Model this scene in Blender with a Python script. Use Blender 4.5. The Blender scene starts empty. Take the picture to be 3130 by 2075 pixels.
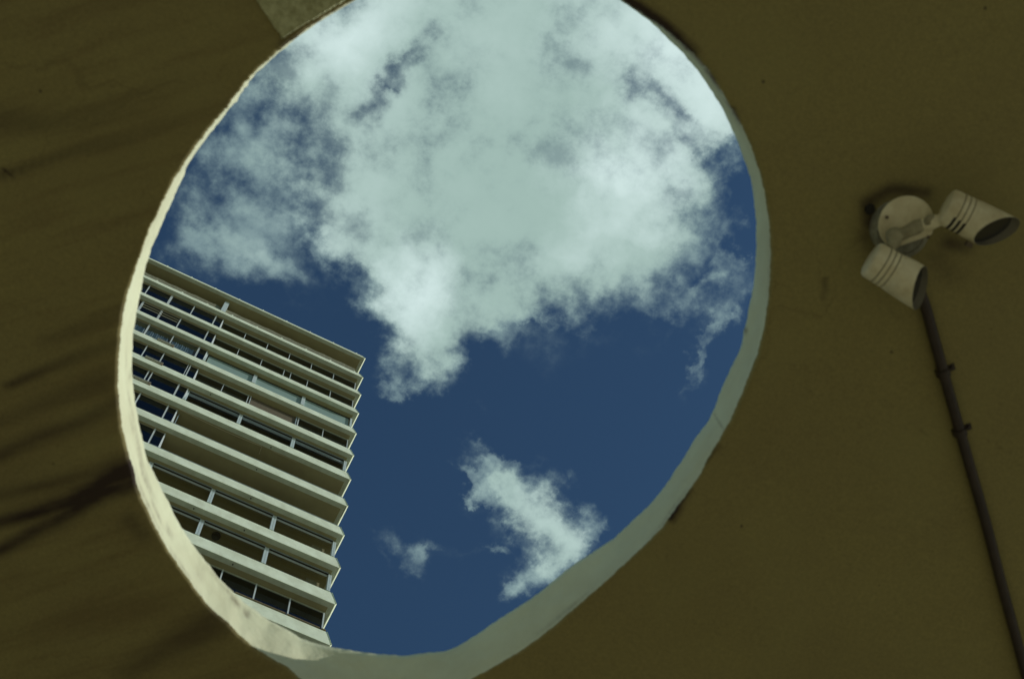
import bpy, bmesh, math, random
import numpy as np
from mathutils import Vector, Matrix, Euler
random.seed(7)
rng = np.random.default_rng(11)
S = bpy.context.scene
COL = S.collection

# ------------------------------------------------------------------ camera
# rows of RC: image right, image down, viewing direction, in world axes
RC = np.array([[0.88948353, -0.45216185, -0.0660962],
               [0.42122484, 0.86736724, -0.26503529],
               [0.17716853, 0.20790317, 0.96197068]])
FPX = 4350.0
EYE = np.array([0.0, 0.0, 1.6])
cam_d = bpy.data.cameras.new('camera')
cam = bpy.data.objects.new('camera', cam_d)
COL.objects.link(cam)
cam_d.sensor_width = 36.0
cam_d.lens = FPX / 3130.0 * 36.0
cam_d.clip_start = 0.05
cam_d.clip_end = 6000
m = Matrix.Identity(4)
for i in range(3):
    m[i][0] = RC[0][i]; m[i][1] = -RC[1][i]; m[i][2] = -RC[2][i]; m[i][3] = EYE[i]
cam.matrix_world = m
cam_d.dof.use_dof = True
cam_d.dof.focus_distance = 60.0
cam_d.dof.aperture_fstop = 8.0
S.camera = cam

# ------------------------------------------------------------------ light
SUN_AZ = Vector((math.cos(math.radians(-20)), math.sin(math.radians(-20)), 0))      # horizontal direction towards the sun
SUN_EL = math.radians(15)
sdir = Vector((SUN_AZ.x * math.cos(SUN_EL), SUN_AZ.y * math.cos(SUN_EL), math.sin(SUN_EL)))
sun_d = bpy.data.lights.new('sun', 'SUN')
sun_d.energy = 2.75
sun_d.angle = math.radians(0.5)
sun_d.color = (1.0, 0.995, 0.95)
sun = bpy.data.objects.new('sun', sun_d)
COL.objects.link(sun)
sun.location = (40, -20, 90)
sun.rotation_euler = sdir.to_track_quat('Z', 'Y').to_euler()

S.view_settings.view_transform = 'Standard'
S.view_settings.look = 'None'
S.view_settings.gamma = 1.0
S.view_settings.use_curve_mapping = False
S.view_settings.exposure = 0.0

def ray(x, y):
    """world direction of a ray through a point of the photograph (3130 x 2075)"""
    d = np.array([x - 1565.0, y - 1037.5, FPX])
    return RC.T @ d
def onz(x, y, z):
    d = ray(x, y); return d * z / d[2]

world = bpy.data.worlds.new('World')
S.world = world
world.use_nodes = True
nt = world.node_tree
nt.nodes.clear()
N, L = nt.nodes, nt.links
def nd(t, **kw):
    n = N.new(t)
    for k, v in kw.items(): setattr(n, k, v)
    return n
def mth(op, a, b=None, c=None, clamp=False):
    n = nd('ShaderNodeMath', operation=op, use_clamp=clamp)
    for i, v in enumerate((a, b, c)):
        if v is None: continue
        if isinstance(v, (int, float)): n.inputs[i].default_value = v
        else: L.new(v, n.inputs[i])
    return n.outputs[0]
def vmth(op, a, b=None, sc=None):
    n = nd('ShaderNodeVectorMath', operation=op)
    for i, v in enumerate((a, b)):
        if v is None: continue
        if isinstance(v, (tuple, list)): n.inputs[i].default_value = v
        else: L.new(v, n.inputs[i])
    if sc is not None: n.inputs['Scale'].default_value = sc
    return n.outputs[0]
def mixc(f, a, b):
    n = nd('ShaderNodeMix', data_type='RGBA')
    for k, v in ((0, f), (6, a), (7, b)):
        if isinstance(v, (int, float, tuple)): n.inputs[k].default_value = v
        else: L.new(v, n.inputs[k])
    return n.outputs[2]
def smooth(x, lo, hi, a=0.0, b=1.0):
    n = nd('ShaderNodeMapRange', interpolation_type='SMOOTHSTEP')
    L.new(x, n.inputs[0])
    for i, v in enumerate((lo, hi, a, b)): n.inputs[i + 1].default_value = v
    return n.outputs[0]
def noise(vec, scale, detail, rough, off=0.0, col=False, dist=0.0):
    n = nd('ShaderNodeTexNoise', noise_dimensions='3D')
    v = vmth('ADD', vec, (off, off * .7, off * 1.3))
    L.new(v, n.inputs['Vector'])
    n.inputs['Scale'].default_value = scale; n.inputs['Detail'].default_value = detail
    n.inputs['Roughness'].default_value = rough; n.inputs['Distortion'].default_value = dist
    return n.outputs['Color' if col else 'Fac']

tc = nd('ShaderNodeTexCoord')
sep = nd('ShaderNodeSeparateXYZ'); L.new(tc.outputs['Generated'], sep.inputs[0])
zz = mth('MAXIMUM', sep.outputs[2], 0.02)
cmb = nd('ShaderNodeCombineXYZ')
L.new(mth('DIVIDE', sep.outputs[0], zz), cmb.inputs[0])
L.new(mth('DIVIDE', sep.outputs[1], zz), cmb.inputs[1])
UV = cmb.outputs[0]                                    # position on a flat cloud layer of height 1
# drifting edges: displace the layer before the cloud bodies are looked up
w1 = vmth('SCALE', vmth('SUBTRACT', noise(UV, 9, 3, .5, 3.1, col=True), (.5, .5, .5)), sc=0.062)
w2 = vmth('SCALE', vmth('SUBTRACT', noise(UV, 38, 5, .62, 8.7, col=True), (.5, .5, .5)), sc=0.050)
WUV = vmth('MULTIPLY', vmth('ADD', vmth('ADD', UV, w1), w2), (1, 1, 0))

def blob(x, y, rx, ry, rot):
    """soft ellipse on the cloud layer; x, y, radii in 1/2365 of the photograph's width, rot in degrees"""
    k = 3130 / 2365
    c = onz(x * k, y * k, 1.0)
    a = math.radians(rot)
    ax = onz((x + rx * math.cos(a)) * k, (y + rx * math.sin(a)) * k, 1.0) - c
    ay = onz((x - ry * math.sin(a)) * k, (y + ry * math.cos(a)) * k, 1.0) - c
    mp = nd('ShaderNodeMapping', vector_type='TEXTURE')
    L.new(WUV, mp.inputs[0])
    mp.inputs['Location'].default_value = (c[0], c[1], 0)
    mp.inputs['Rotation'].default_value = (0, 0, math.atan2(ax[1], ax[0]))
    mp.inputs['Scale'].default_value = (math.hypot(ax[0], ax[1]), math.hypot(ay[0], ay[1]), 1)
    g = nd('ShaderNodeTexGradient', gradient_type='SPHERICAL')
    L.new(mp.outputs[0], g.inputs[0])
    return g.outputs['Fac']
def field(blobs, base=None, grow=1.0, gain=1.0):
    acc = base
    for x, y, rx, ry, rot, w in blobs:
        rx *= grow; ry *= grow; w *= gain
        g = blob(x, y, rx, ry, rot)
        acc = mth('MULTIPLY', g, w) if acc is None else mth('MULTIPLY_ADD', g, w, acc)
    return acc
CLOUD = [  # main body
    (1150, 380, 470, 330, 10, 2.6), (950, 40, 400, 190, -15, 1.7), (1430, 60, 400, 260, 30, 2.4), (1180, 30, 260, 140, 0, .7),
    (1440, 440, 250, 180, 25, 1.5), (1080, 560, 330, 170, 15, 1.5), (975, 700, 115, 210, -20, 1.5), (800, 150, 190, 230, 20, 1.0),
    (1330, 580, 200, 110, -8, .8), (1580, 190, 150, 150, 35, 1.2), (1005, 800, 150, 85, -30, .8), (935, 880, 55, 34, 0, .40),
    (830, 620, 150, 90, 55, .8), (1100, 740, 110, 70, -20, .5), (1590, 440, 90, 60, 10, .6), (1640, 300, 50, 55, 0, .7),
    (1190, 640, 220, 110, 0, .6), (860, 440, 130, 170, 0, .7),
    # thin left part
    (560, 480, 260, 170, 40, .50), (500, 570, 190, 60, 38, .30), (680, 460, 150, 110, 40, .26), (420, 520, 110, 70, 20, .28),
    (640, 150, 170, 110, -30, .55), (560, 300, 150, 90, -50, .30), (440, 430, 120, 80, -60, .34), (580, 620, 80, 50, 40, .26),
    (700, 330, 140, 120, 0, .18), (620, 400, 180, 150, 0, .15), (390, 590, 60, 40, 20, .2),
    # fringe and wisps at lower right
    (1450, 690, 150, 60, -12, .55), (1330, 745, 80, 45, 0, .42), (1170, 770, 90, 40, 25, .32), (1540, 700, 90, 50, 0, .35), (1200, 715, 120, 50, 10, .35),
    (1645, 650, 105, 20, -50, .32), (1690, 560, 75, 16, 82, .28), (1735, 495, 50, 28, -60, .45),
    (1672, 745, 50, 28, 20, .36), (1605, 850, 90, 16, -66, .24), (1640, 790, 60, 18, -60, .18), (1700, 720, 40, 30, 0, .15),
    (1480, 745, 120, 30, -8, .28), (1640, 700, 120, 100, 0, .12),
    (1250, 730, 430, 130, 0, .26), (1480, 700, 300, 130, -12, .20), (1640, 600, 150, 160, 0, .08), (1690, 710, 110, 100, 0, .12), (1010, 760, 150, 110, -10, .7), (900, 740, 70, 110, -20, .3), (960, 760, 200, 190, 0, .22),
    (1625, 690, 130, 34, -50, .28), (1700, 520, 90, 34, -70, .30), (1610, 850, 110, 34, -66, .26),
    # small clouds below
    (1235, 1195, 190, 130, 55, .22), (920, 1280, 150, 95, 20, .22), (1120, 1110, 110, 70, 40, .2), (1200, 1370, 70, 60, 0, .2),
    (1165, 1085, 55, 60, 60, .75), (1095, 1120, 50, 20, 45, .55), (1215, 1160, 105, 60, 60, 1.15),
    (1262, 1240, 120, 74, 58, 1.5), (480, 640, 260, 120, 25, .22), (1265, 1225, 160, 115, 50, .65), (1150, 1090, 90, 60, 50, .4), (1215, 1350, 70, 70, 0, .3), (1010, 850, 120, 70, -35, .35), (1345, 1215, 70, 38, -45, .75), (1300, 1290, 80, 50, -50, .6), (1150, 1030, 60, 20, 20, .28), (1250, 1110, 50, 60, 0, .45),
    (1290, 1310, 80, 45, -30, .5), (1200, 1365, 60, 26, -65, .42), (1135, 1270, 55, 14, 42, .42),
    (1240, 1035, 40, 18, -30, .25), (1440, 1200, 30, 20, 0, .12),
    (890, 1250, 80, 26, 25, .26), (945, 1300, 56, 28, 20, .30), (965, 1255, 50, 20, -30, .28),
    (850, 1280, 50, 20, 40, .22), (1080, 1255, 90, 20, 10, .14), (1130, 935, 50, 22, 20, .20), (700, 660, 120, 50, 20, .14),
]
HOLES = [  # gaps where blue or grey shows through the layer
    (920, 195, 100, 40, -40, 2.6), (990, 130, 100, 34, -30, 1.3), (880, 235, 60, 50, 0, .5), (640, 215, 50, 60, -20, .40), (690, 215, 40, 40, 0, .35),
    (650, 290, 80, 60, -20, .50), (700, 380, 60, 50, 60, .45), (590, 300, 50, 50, 0, .25), (770, 360, 50, 60, 0, .55), (730, 300, 60, 40, 0, .25),
    (1480, 255, 90, 34, 25, 2.0), (1560, 285, 60, 26, 35, 1.6), (1400, 215, 80, 34, 15, 1.3), (1590, 345, 60, 26, 30, .8), (1240, 150, 120, 60, 0, .3),
    (1120, 690, 120, 40, -10, .6), (1560, 560, 70, 90, -30, .6), (760, 720, 60, 90, -20, .3), (700, 600, 110, 50, 35, .4), (1050, 720, 30, 80, 0, .4),
    (1000, 600, 60, 50, 0, .5)]
f_c = field(CLOUD, None, 1.2, .95)
f_h = field(HOLES, None, 1.45, .70)
# open sky beyond the part in view carries scattered clouds of the same kind
away = nd('ShaderNodeVectorMath', operation='LENGTH')
cc = onz(1565, 1037, 1.0)
L.new(vmth('SUBTRACT', UV, (cc[0], cc[1], 0)), away.inputs[0])
far = smooth(away.outputs['Value'], 0.55, 1.1)
gen = smooth(noise(UV, 1.4, 4, .5, 21.0), .44, .62)
f_c = mth('ADD', f_c, mth('MULTIPLY', far, gen))
n_a = noise(UV, 15, 10, .57, 1.7)
n_b = noise(UV, 52, 8, .60, 5.3)
n_c = noise(UV, 6.5, 5, .5, 13.0)
tex = mth('MULTIPLY_ADD', n_b, .35, mth('MULTIPLY', n_a, .65))
m_ = smooth(tex, .36, .62)
body = mth('SUBTRACT', mth('MINIMUM', f_c, 2.4), f_h)
dens = mth('MULTIPLY', mth('MAXIMUM', mth('ADD', body, mth('MULTIPLY', mth('MULTIPLY_ADD', tex, 3.0, -1.58), smooth(f_c, .9, 2.1, 1.0, .42))), 0.0), mth('MULTIPLY_ADD', m_, .85, .40))
dens = mth('MULTIPLY', dens, smooth(f_c, 0.0, .42))
dens = mth('ADD', dens, mth('MULTIPLY', smooth(f_c, .05, .9), mth('MULTIPLY', m_, .22)))
alpha = mth('SUBTRACT', 1.0, mth('POWER', 2.718, mth('MULTIPLY', mth('POWER', dens, 1.45), -1.15)))
thick = smooth(mth('ADD', mth('MULTIPLY', dens, .4), mth('MULTIPLY', f_c, .6)), .35, 1.5)
lightv = mth('ADD', mth('MULTIPLY_ADD', n_c, 1.3, -.65), mth('MULTIPLY_ADD', tex, .7, -.35))
BRIGHT = [(1580, 120, 360, 330, 20, .55), (1430, 420, 230, 150, 20, .55), (960, 680, 110, 190, 0, .45),
          (820, 60, 240, 110, -20, .30), (1330, 600, 260, 90, -20, .22), (1330, 1220, 200, 160, 0, .1)]
bright = mth('ADD', field(BRIGHT), mth('MULTIPLY', lightv, .55))
ccol = mixc(smooth(bright, -.12, .62), (0.355, 0.500, 0.455, 1), (0.66, 0.82, 0.80, 1))
ccol = mixc(thick, (0.26, 0.38, 0.39, 1), ccol)
sky = nd('ShaderNodeTexSky', sky_type='NISHITA')
sky.sun_disc = False
sky.sun_elevation = SUN_EL
sky.sun_rotation = math.atan2(SUN_AZ.x, SUN_AZ.y)
sky.air_density = 1.0; sky.dust_density = 0.6; sky.ozone_density = 1.2
SKYS = 0.06
bg1 = nd('ShaderNodeBackground'); bg1.inputs[1].default_value = SKYS
skyc = vmth('MULTIPLY', sky.outputs[0], (0.68, 1.0, 1.24))
L.new(skyc, bg1.inputs[0])
bg2 = nd('ShaderNodeBackground'); bg2.inputs[1].default_value = 1.0
L.new(ccol, bg2.inputs[0])
up = smooth(sep.outputs[2], 0.02, 0.15)
mx = nd('ShaderNodeMixShader')
L.new(mth('MULTIPLY', alpha, up), mx.inputs[0]); L.new(bg1.outputs[0], mx.inputs[1]); L.new(bg2.outputs[0], mx.inputs[2])
wo = nd('ShaderNodeOutputWorld')
L.new(mx.outputs[0], wo.inputs[0])

# ------------------------------------------------------------------ materials
def newmat(name):
    mt = bpy.data.materials.new(name); mt.use_nodes = True
    t = mt.node_tree
    return mt, t, t.nodes['Principled BSDF']
def paint(name, base, dark, rough=.75, scale=3.0, amt=.5, bump=.15, bscale=60, stretch=(1, 1, 1), attr=None, stain_shade=(.1, .08, .04), coat=0.0):
    """painted or plastered surface: uneven tone, fine relief, optional stain mask from a mesh attribute"""
    mt, t, p = newmat(name)
    n_, l_ = t.nodes, t.links
    g = n_.new('ShaderNodeNewGeometry')
    mp = n_.new('ShaderNodeMapping'); mp.inputs['Scale'].default_value = stretch
    l_.new(g.outputs['Position'], mp.inputs[0])
    a = n_.new('ShaderNodeTexNoise'); a.inputs['Scale'].default_value = scale
    a.inputs['Detail'].default_value = 8; a.inputs['Roughness'].default_value = .62
    l_.new(mp.outputs[0], a.inputs['Vector'])
    r = n_.new('ShaderNodeMapRange'); r.inputs[1].default_value = .35; r.inputs[2].default_value = .72
    r.inputs[3].default_value = 0; r.inputs[4].default_value = amt
    l_.new(a.outputs['Fac'], r.inputs[0])
    mix = n_.new('ShaderNodeMix'); mix.data_type = 'RGBA'
    mix.inputs[6].default_value = (*base, 1); mix.inputs[7].default_value = (*dark, 1)
    l_.new(r.outputs[0], mix.inputs[0])
    colr = mix.outputs[2]
    if attr:
        at = n_.new('ShaderNodeAttribute'); at.attribute_name = attr
        b2 = n_.new('ShaderNodeTexNoise'); b2.inputs['Scale'].default_value = 45; b2.inputs['Detail'].default_value = 6
        l_.new(g.outputs['Position'], b2.inputs['Vector'])
        mu = n_.new('ShaderNodeMath'); mu.operation = 'MULTIPLY_ADD'
        l_.new(b2.outputs['Fac'], mu.inputs[0]); mu.inputs[1].default_value = 1.0; mu.inputs[2].default_value = .5
        mu2 = n_.new('ShaderNodeMath'); mu2.operation = 'MULTIPLY'; mu2.use_clamp = True
        l_.new(mu.outputs[0], mu2.inputs[0]); l_.new(at.outputs['Fac'], mu2.inputs[1])
        m2 = n_.new('ShaderNodeMix'); m2.data_type = 'RGBA'
        l_.new(mu2.outputs[0], m2.inputs[0]); l_.new(colr, m2.inputs[6]); m2.inputs[7].default_value = (*stain_shade, 1)
        colr = m2.outputs[2]
    l_.new(colr, p.inputs['Base Color'])
    p.inputs['Roughness'].default_value = rough
    if bump:
        b = n_.new('ShaderNodeTexNoise'); b.inputs['Scale'].default_value = bscale; b.inputs['Detail'].default_value = 7
        l_.new(g.outputs['Position'], b.inputs['Vector'])
        bp = n_.new('ShaderNodeBump'); bp.inputs['Strength'].default_value = bump; bp.inputs['Distance'].default_value = .01
        l_.new(b.outputs['Fac'], bp.inputs['Height']); l_.new(bp.outputs[0], p.inputs['Normal'])
    return mt
def plain(name, c, rough=.5, metal=0.0):
    return paint(name, c, tuple(v * .7 for v in c), rough, 14, .5, .05, 120)

M = {}
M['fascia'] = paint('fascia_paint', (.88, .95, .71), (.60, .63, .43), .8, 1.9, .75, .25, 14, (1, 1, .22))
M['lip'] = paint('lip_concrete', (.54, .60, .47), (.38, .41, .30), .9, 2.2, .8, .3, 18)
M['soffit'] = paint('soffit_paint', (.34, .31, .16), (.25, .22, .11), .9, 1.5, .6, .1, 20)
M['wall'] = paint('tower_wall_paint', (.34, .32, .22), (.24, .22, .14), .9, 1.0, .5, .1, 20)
M['rough'] = paint('raw_render', (.27, .27, .17), (.10, .09, .05), .95, 9, .9, .4, 30)
M['frame'] = plain('aluminium_frame', (.62, .68, .66), .45)
M['post'] = plain('post_paint', (.60, .70, .68), .6)
M['header'] = plain('header_steel', (.34, .42, .44), .5)
M['frost'] = paint('frosted_panel', (.30, .42, .38), (.24, .33, .31), .35, 3, .5, .0)
M['blind'] = paint('brown_blind', (.16, .13, .08), (.10, .08, .05), .9, 6, .8, .1, 60, (.2, 1, 8))
M['curtain'] = plain('curtain_cloth', (.34, .40, .40), .9)
M['wood'] = paint('board_wood', (.22, .17, .09), (.10, .07, .04), .8, 6, .9, .2, 40)
M['dark'] = plain('dark_void', (.02, .018, .015), .7)
M['pipe_beige'] = plain('beige_pipe', (.50, .44, .28), .6)
M['lamp_brown'] = plain('brown_lamp', (.06, .045, .04), .5)
M['ground'] = paint('paving_concrete', (.52, .45, .29), (.42, .36, .22), .9, .8, .8, .3, 20)
M['spot'] = paint('spotlight_enamel', (.86, .82, .60), (.55, .47, .27), .45, 22, .8, .05, 200)
M['spot_dirty'] = paint('spotlight_dirty', (.40, .38, .25), (.20, .17, .09), .6, 40, .9, .2, 200)
M['galv'] = paint('old_metal', (.34, .35, .28), (.12, .11, .08), .6, 40, .9, .2, 200)
M['conduit'] = paint('conduit_metal', (.045, .030, .024), (.022, .014, .011), .5, 20, .9, .15, 150)
M['inside_dark'] = plain('shaded_inside', (.17, .16, .12), .7)
M['grime'] = plain('groove_grime', (.20, .17, .09), .8)
M['screw'] = plain('screw_metal', (.12, .09, .06), .5)
M['lens'] = plain('mouth_void', (.03, .03, .03), .15)
def glassmat(name, tint, refl):
    mt, t, p = newmat(name)
    n_, l_ = t.nodes, t.links
    n_.remove(p)
    tr = n_.new('ShaderNodeBsdfTransparent'); tr.inputs[0].default_value = (*tint, 1)
    gl = n_.new('ShaderNodeBsdfGlossy'); gl.inputs['Roughness'].default_value = .02
    gl.inputs['Color'].default_value = (.9, .92, 1, 1)
    fr = n_.new('ShaderNodeFresnel'); fr.inputs[0].default_value = refl
    nz = n_.new('ShaderNodeTexNoise'); nz.inputs['Scale'].default_value = .8
    g = n_.new('ShaderNodeNewGeometry'); l_.new(g.outputs['Position'], nz.inputs['Vector'])
    bp = n_.new('ShaderNodeBump'); bp.inputs['Strength'].default_value = .12; bp.inputs['Distance'].default_value = .05
    l_.new(nz.outputs['Fac'], bp.inputs['Height']); l_.new(bp.outputs[0], gl.inputs['Normal'])
    mxs = n_.new('ShaderNodeMixShader')
    bk = n_.new('ShaderNodeMath'); bk.operation = 'SUBTRACT'; bk.inputs[0].default_value = 1.0; l_.new(g.outputs['Backfacing'], bk.inputs[1])
    ff = n_.new('ShaderNodeMath'); ff.operation = 'MULTIPLY'; l_.new(fr.outputs[0], ff.inputs[0]); l_.new(bk.outputs[0], ff.inputs[1])
    l_.new(ff.outputs[0], mxs.inputs[0]); l_.new(tr.outputs[0], mxs.inputs[1]); l_.new(gl.outputs[0], mxs.inputs[2])
    l_.new(mxs.outputs[0], n_['Material Output'].inputs[0])
    return mt
M['glass'] = glassmat('tinted_glass', (.25, .26, .32), 1.5)
M['glass5'] = glassmat('smoked_glass', (.45, .42, .38), 1.2)
M['glass8'] = glassmat('light_glass', (.86, .84, .76), 1.2)
M['glass_clear'] = glassmat('clear_glass', (.86, .90, .92), 1.5)

# ceiling paint with soft trowel marks running along one direction
def ceiling_mat():
    mt, t, p = newmat('ceiling_paint')
    n_, l_ = t.nodes, t.links
    g = n_.new('ShaderNodeNewGeometry')
    def nz(sc, det, stretch, rot=0.0, rough=.6):
        mp = n_.new('ShaderNodeMapping'); mp.vector_type = 'TEXTURE'
        mp.inputs['Rotation'].default_value = (0, 0, rot)
        mp.inputs['Scale'].default_value = stretch
        l_.new(g.outputs['Position'], mp.inputs[0])
        a = n_.new('ShaderNodeTexNoise'); a.inputs['Scale'].default_value = sc; a.inputs['Detail'].default_value = det
        a.inputs['Roughness'].default_value = rough
        l_.new(mp.outputs[0], a.inputs['Vector']); return a.outputs['Fac']
    def rng_(v, a, b, c, d):
        r = n_.new('ShaderNodeMapRange'); l_.new(v, r.inputs[0])
        for i, x in enumerate((a, b, c, d)): r.inputs[i + 1].default_value = x
        return r.outputs[0]
    def mixn(f, a, b):
        x = n_.new('ShaderNodeMix'); x.data_type = 'RGBA'
        for k, v in ((0, f), (6, a), (7, b)):
            if isinstance(v, tuple): x.inputs[k].default_value = v
            else: l_.new(v, x.inputs[k])
        return x.outputs[2]
    a0 = onz(0, 900, 3.0); a1 = onz(500, 740, 3.0)
    streak = math.atan2(a1[1] - a0[1], a1[0] - a0[0])
    c = mixn(rng_(nz(1.6, 5, (1, 1, 1)), .35, .7, 0, 1), (.345, .298, .112, 1), (.285, .240, .098, 1))
    dt = n_.new('ShaderNodeVectorMath'); dt.operation = 'DOT_PRODUCT'; l_.new(g.outputs['Position'], dt.inputs[0]); dt.inputs[1].default_value = (.891, -.453, 0)
    side = rng_(dt.outputs['Value'], -.5, .3, 1, .12)          # the combed strokes lie on one side of the opening only
    def mul(a, b):
        q = n_.new('ShaderNodeMath'); q.operation = 'MULTIPLY'; l_.new(a, q.inputs[0]); l_.new(b, q.inputs[1]); return q.outputs[0]
    c = mixn(mul(side, rng_(nz(7.0, 4, (5.0, 1, 1), streak, .5), .45, .75, 0, .36)), c, (.18, .125, .050, 1))
    c = mixn(rng_(nz(60, 6, (1, 1, 1), 0, .75), .4, .75, 0, .45), c, (.22, .195, .080, 1))
    c = mixn(rng_(nz(130, 4, (1, 1, 1), 0, .8), .36, .64, .30, 0), c, (.10, .080, .030, 1))
    c = mixn(mul(side, rng_(nz(26.0, 5, (9.0, 1, 1), streak, .6), .48, .70, 0, .42)), c, (.15, .105, .042, 1))
    c = mixn(rng_(nz(2.4, 3, (1, 1, 1), .4, .5), .48, .66, 0, .35), c, (.33, .30, .115, 1))
    v2 = n_.new('ShaderNodeTexVoronoi'); v2.feature = 'DISTANCE_TO_EDGE'; v2.inputs['Scale'].default_value = 1.3
    wv = n_.new('ShaderNodeTexNoise'); wv.inputs['Scale'].default_value = 5; wv.inputs['Detail'].default_value = 6
    l_.new(g.outputs['Position'], wv.inputs['Vector'])
    wa = n_.new('ShaderNodeVectorMath'); wa.operation = 'MULTIPLY_ADD'; l_.new(wv.outputs['Color'], wa.inputs[0]); wa.inputs[1].default_value = (.35, .35, 0); l_.new(g.outputs['Position'], wa.inputs[2])
    l_.new(wa.outputs[0], v2.inputs['Vector'])
    c = mixn(rng_(v2.outputs['Distance'], .0006, .0022, .17, 0), c, (.09, .065, .03, 1))
    at = n_.new('ShaderNodeAttribute'); at.attribute_name = 'stain_shade'
    n3 = nz(30, 6, (3, 1, 1), streak, .65)
    mu = n_.new('ShaderNodeMath'); mu.operation = 'MULTIPLY'; mu.use_clamp = True
    l_.new(rng_(n3, .2, .7, .8, 1.5), mu.inputs[0]); l_.new(at.outputs['Fac'], mu.inputs[1])
    c = mixn(mu.outputs[0], c, (.042, .026, .018, 1))
    vo = n_.new('ShaderNodeTexVoronoi'); vo.inputs['Scale'].default_value = 9.0
    l_.new(g.outputs['Position'], vo.inputs['Vector'])
    c = mixn(rng_(vo.outputs['Distance'], .018, .045, .75, 0), c, (.06, .045, .03, 1))
    l_.new(c, p.inputs['Base Color']); p.inputs['Roughness'].default_value = .85
    b1 = nz(5, 3, (4, 1, 1), streak); b2 = nz(120, 6, (1, 1, 1), 0, .7)
    ad = n_.new('ShaderNodeMath'); ad.operation = 'MULTIPLY_ADD'; l_.new(b2, ad.inputs[0]); ad.inputs[1].default_value = .12
    l_.new(b1, ad.inputs[2])
    bp = n_.new('ShaderNodeBump'); bp.inputs['Strength'].default_value = .35; bp.inputs['Distance'].default_value = .012
    l_.new(ad.outputs[0], bp.inputs['Height']); l_.new(bp.outputs[0], p.inputs['Normal'])
    return mt
M['ceiling'] = ceiling_mat()
M['rim'] = paint('rim_whitewash', (.71, .72, .48), (.59, .57, .36), .8, 7, .75, .5, 22, attr='stain_shade', stain_shade=(.13, .085, .045))
M['patch'] = paint('patch_plaster', (.64, .66, .40), (.36, .36, .18), .95, 60, 1.0, .9, 110)

# ------------------------------------------------------------------ mesh helpers
def link(name, me, mats=None, parent=None, **props):
    o = bpy.data.objects.new(name, me)
    COL.objects.link(o)
    if mats is not None and me is not None and len(me.materials) == 0:
        for q in (mats if isinstance(mats, (list, tuple)) else [mats]): me.materials.append(q)
    if parent is not None: o.parent = parent
    for k, v in props.items(): o[k] = v
    return o
def thing(name, loc, label, category, group=None):
    o = bpy.data.objects.new(name, None); COL.objects.link(o); o.location = loc
    o.empty_display_size = .2
    o['label'] = label; o['category'] = category
    if group: o['group'] = group
    return o
def mesh(name, v, f, smooth=False):
    me = bpy.data.meshes.new(name); me.from_pydata([tuple(map(float, q)) for q in v], [], f); me.update()
    bm = bmesh.new(); bm.from_mesh(me); bmesh.ops.recalc_face_normals(bm, faces=bm.faces); bm.to_mesh(me); bm.free()
    if smooth:
        for p in me.polygons: p.use_smooth = True
    return me
def boxdata(x0, x1, y0, y1, z0, z1):
    v = [(x0, y0, z0), (x1, y0, z0), (x1, y1, z0), (x0, y1, z0), (x0, y0, z1), (x1, y0, z1), (x1, y1, z1), (x0, y1, z1)]
    f = [(0, 3, 2, 1), (4, 5, 6, 7), (0, 1, 5, 4), (1, 2, 6, 5), (2, 3, 7, 6), (3, 0, 4, 7)]
    return v, f
def join(parts):
    v, f = [], []
    for pv, pf in parts:
        o = len(v); v += list(pv); f += [tuple(i + o for i in q) for q in pf]
    return v, f
_box = {}
def box(name, x0, x1, y0, y1, z0, z1, mat, parent, bev=0.0, **props):
    """box object with its origin at its centre; same-sized boxes of one material share a mesh"""
    d = (round(x1 - x0, 4), round(y1 - y0, 4), round(z1 - z0, 4))
    key = d + (mat.name, bev)
    if key not in _box:
        v, f = boxdata(-d[0] / 2, d[0] / 2, -d[1] / 2, d[1] / 2, -d[2] / 2, d[2] / 2)
        me = mesh(name, v, f)
        if bev:
            bm = bmesh.new(); bm.from_mesh(me)
            bmesh.ops.bevel(bm, geom=bm.edges[:], offset=bev, segments=2, affect='EDGES'); bm.to_mesh(me); bm.free()
        me.materials.append(mat); _box[key] = me
    o = link(name, _box[key], None, parent, **props)
    o.location = ((x0 + x1) / 2, (y0 + y1) / 2, (z0 + z1) / 2)
    return o
def extrude_x(profile, x0, x1, x1_of=None):
    """profile: list of (y, z); x1_of lets each corner end at its own x"""
    n = len(profile)
    v = [(x0, y, z) for y, z in profile] + [((x1_of[i] if x1_of else x1), y, z) for i, (y, z) in enumerate(profile)]
    f = [tuple(range(n))[::-1], tuple(range(n, 2 * n))] + [(i, (i + 1) % n, n + (i + 1) % n, n + i) for i in range(n)]
    return v, f
def tube(pts, r, seg=12, cap=True, closed=False):
    pts = [Vector(p) for p in pts]; v = []; f = []
    up0 = Vector((0, 0, 1))
    for i, p in enumerate(pts):
        a = pts[max(i - 1, 0)]; b = pts[min(i + 1, len(pts) - 1)]
        t = (b - a).normalized()
        s = t.cross(up0)
        if s.length < 1e-3: s = t.cross(Vector((0, 1, 0)))
        s.normalize(); u = s.cross(t)
        rr = r[i] if isinstance(r, (list, tuple)) else r
        for k in range(seg):
            an = 2 * math.pi * k / seg
            v.append(p + s * math.cos(an) * rr + u * math.sin(an) * rr)
    for i in range(len(pts) - 1):
        for k in range(seg):
            f.append((i * seg + k, i * seg + (k + 1) % seg, (i + 1) * seg + (k + 1) % seg, (i + 1) * seg + k))
    if cap:
        f.append(tuple(range(seg))[::-1]); f.append(tuple(range((len(pts) - 1) * seg, len(pts) * seg)))
    return v, f
def autosmooth(me, ang=35):
    for p in me.polygons: p.use_smooth = True
    try: me.set_sharp_from_angle(angle=math.radians(ang))
    except Exception: pass
    return me

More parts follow.
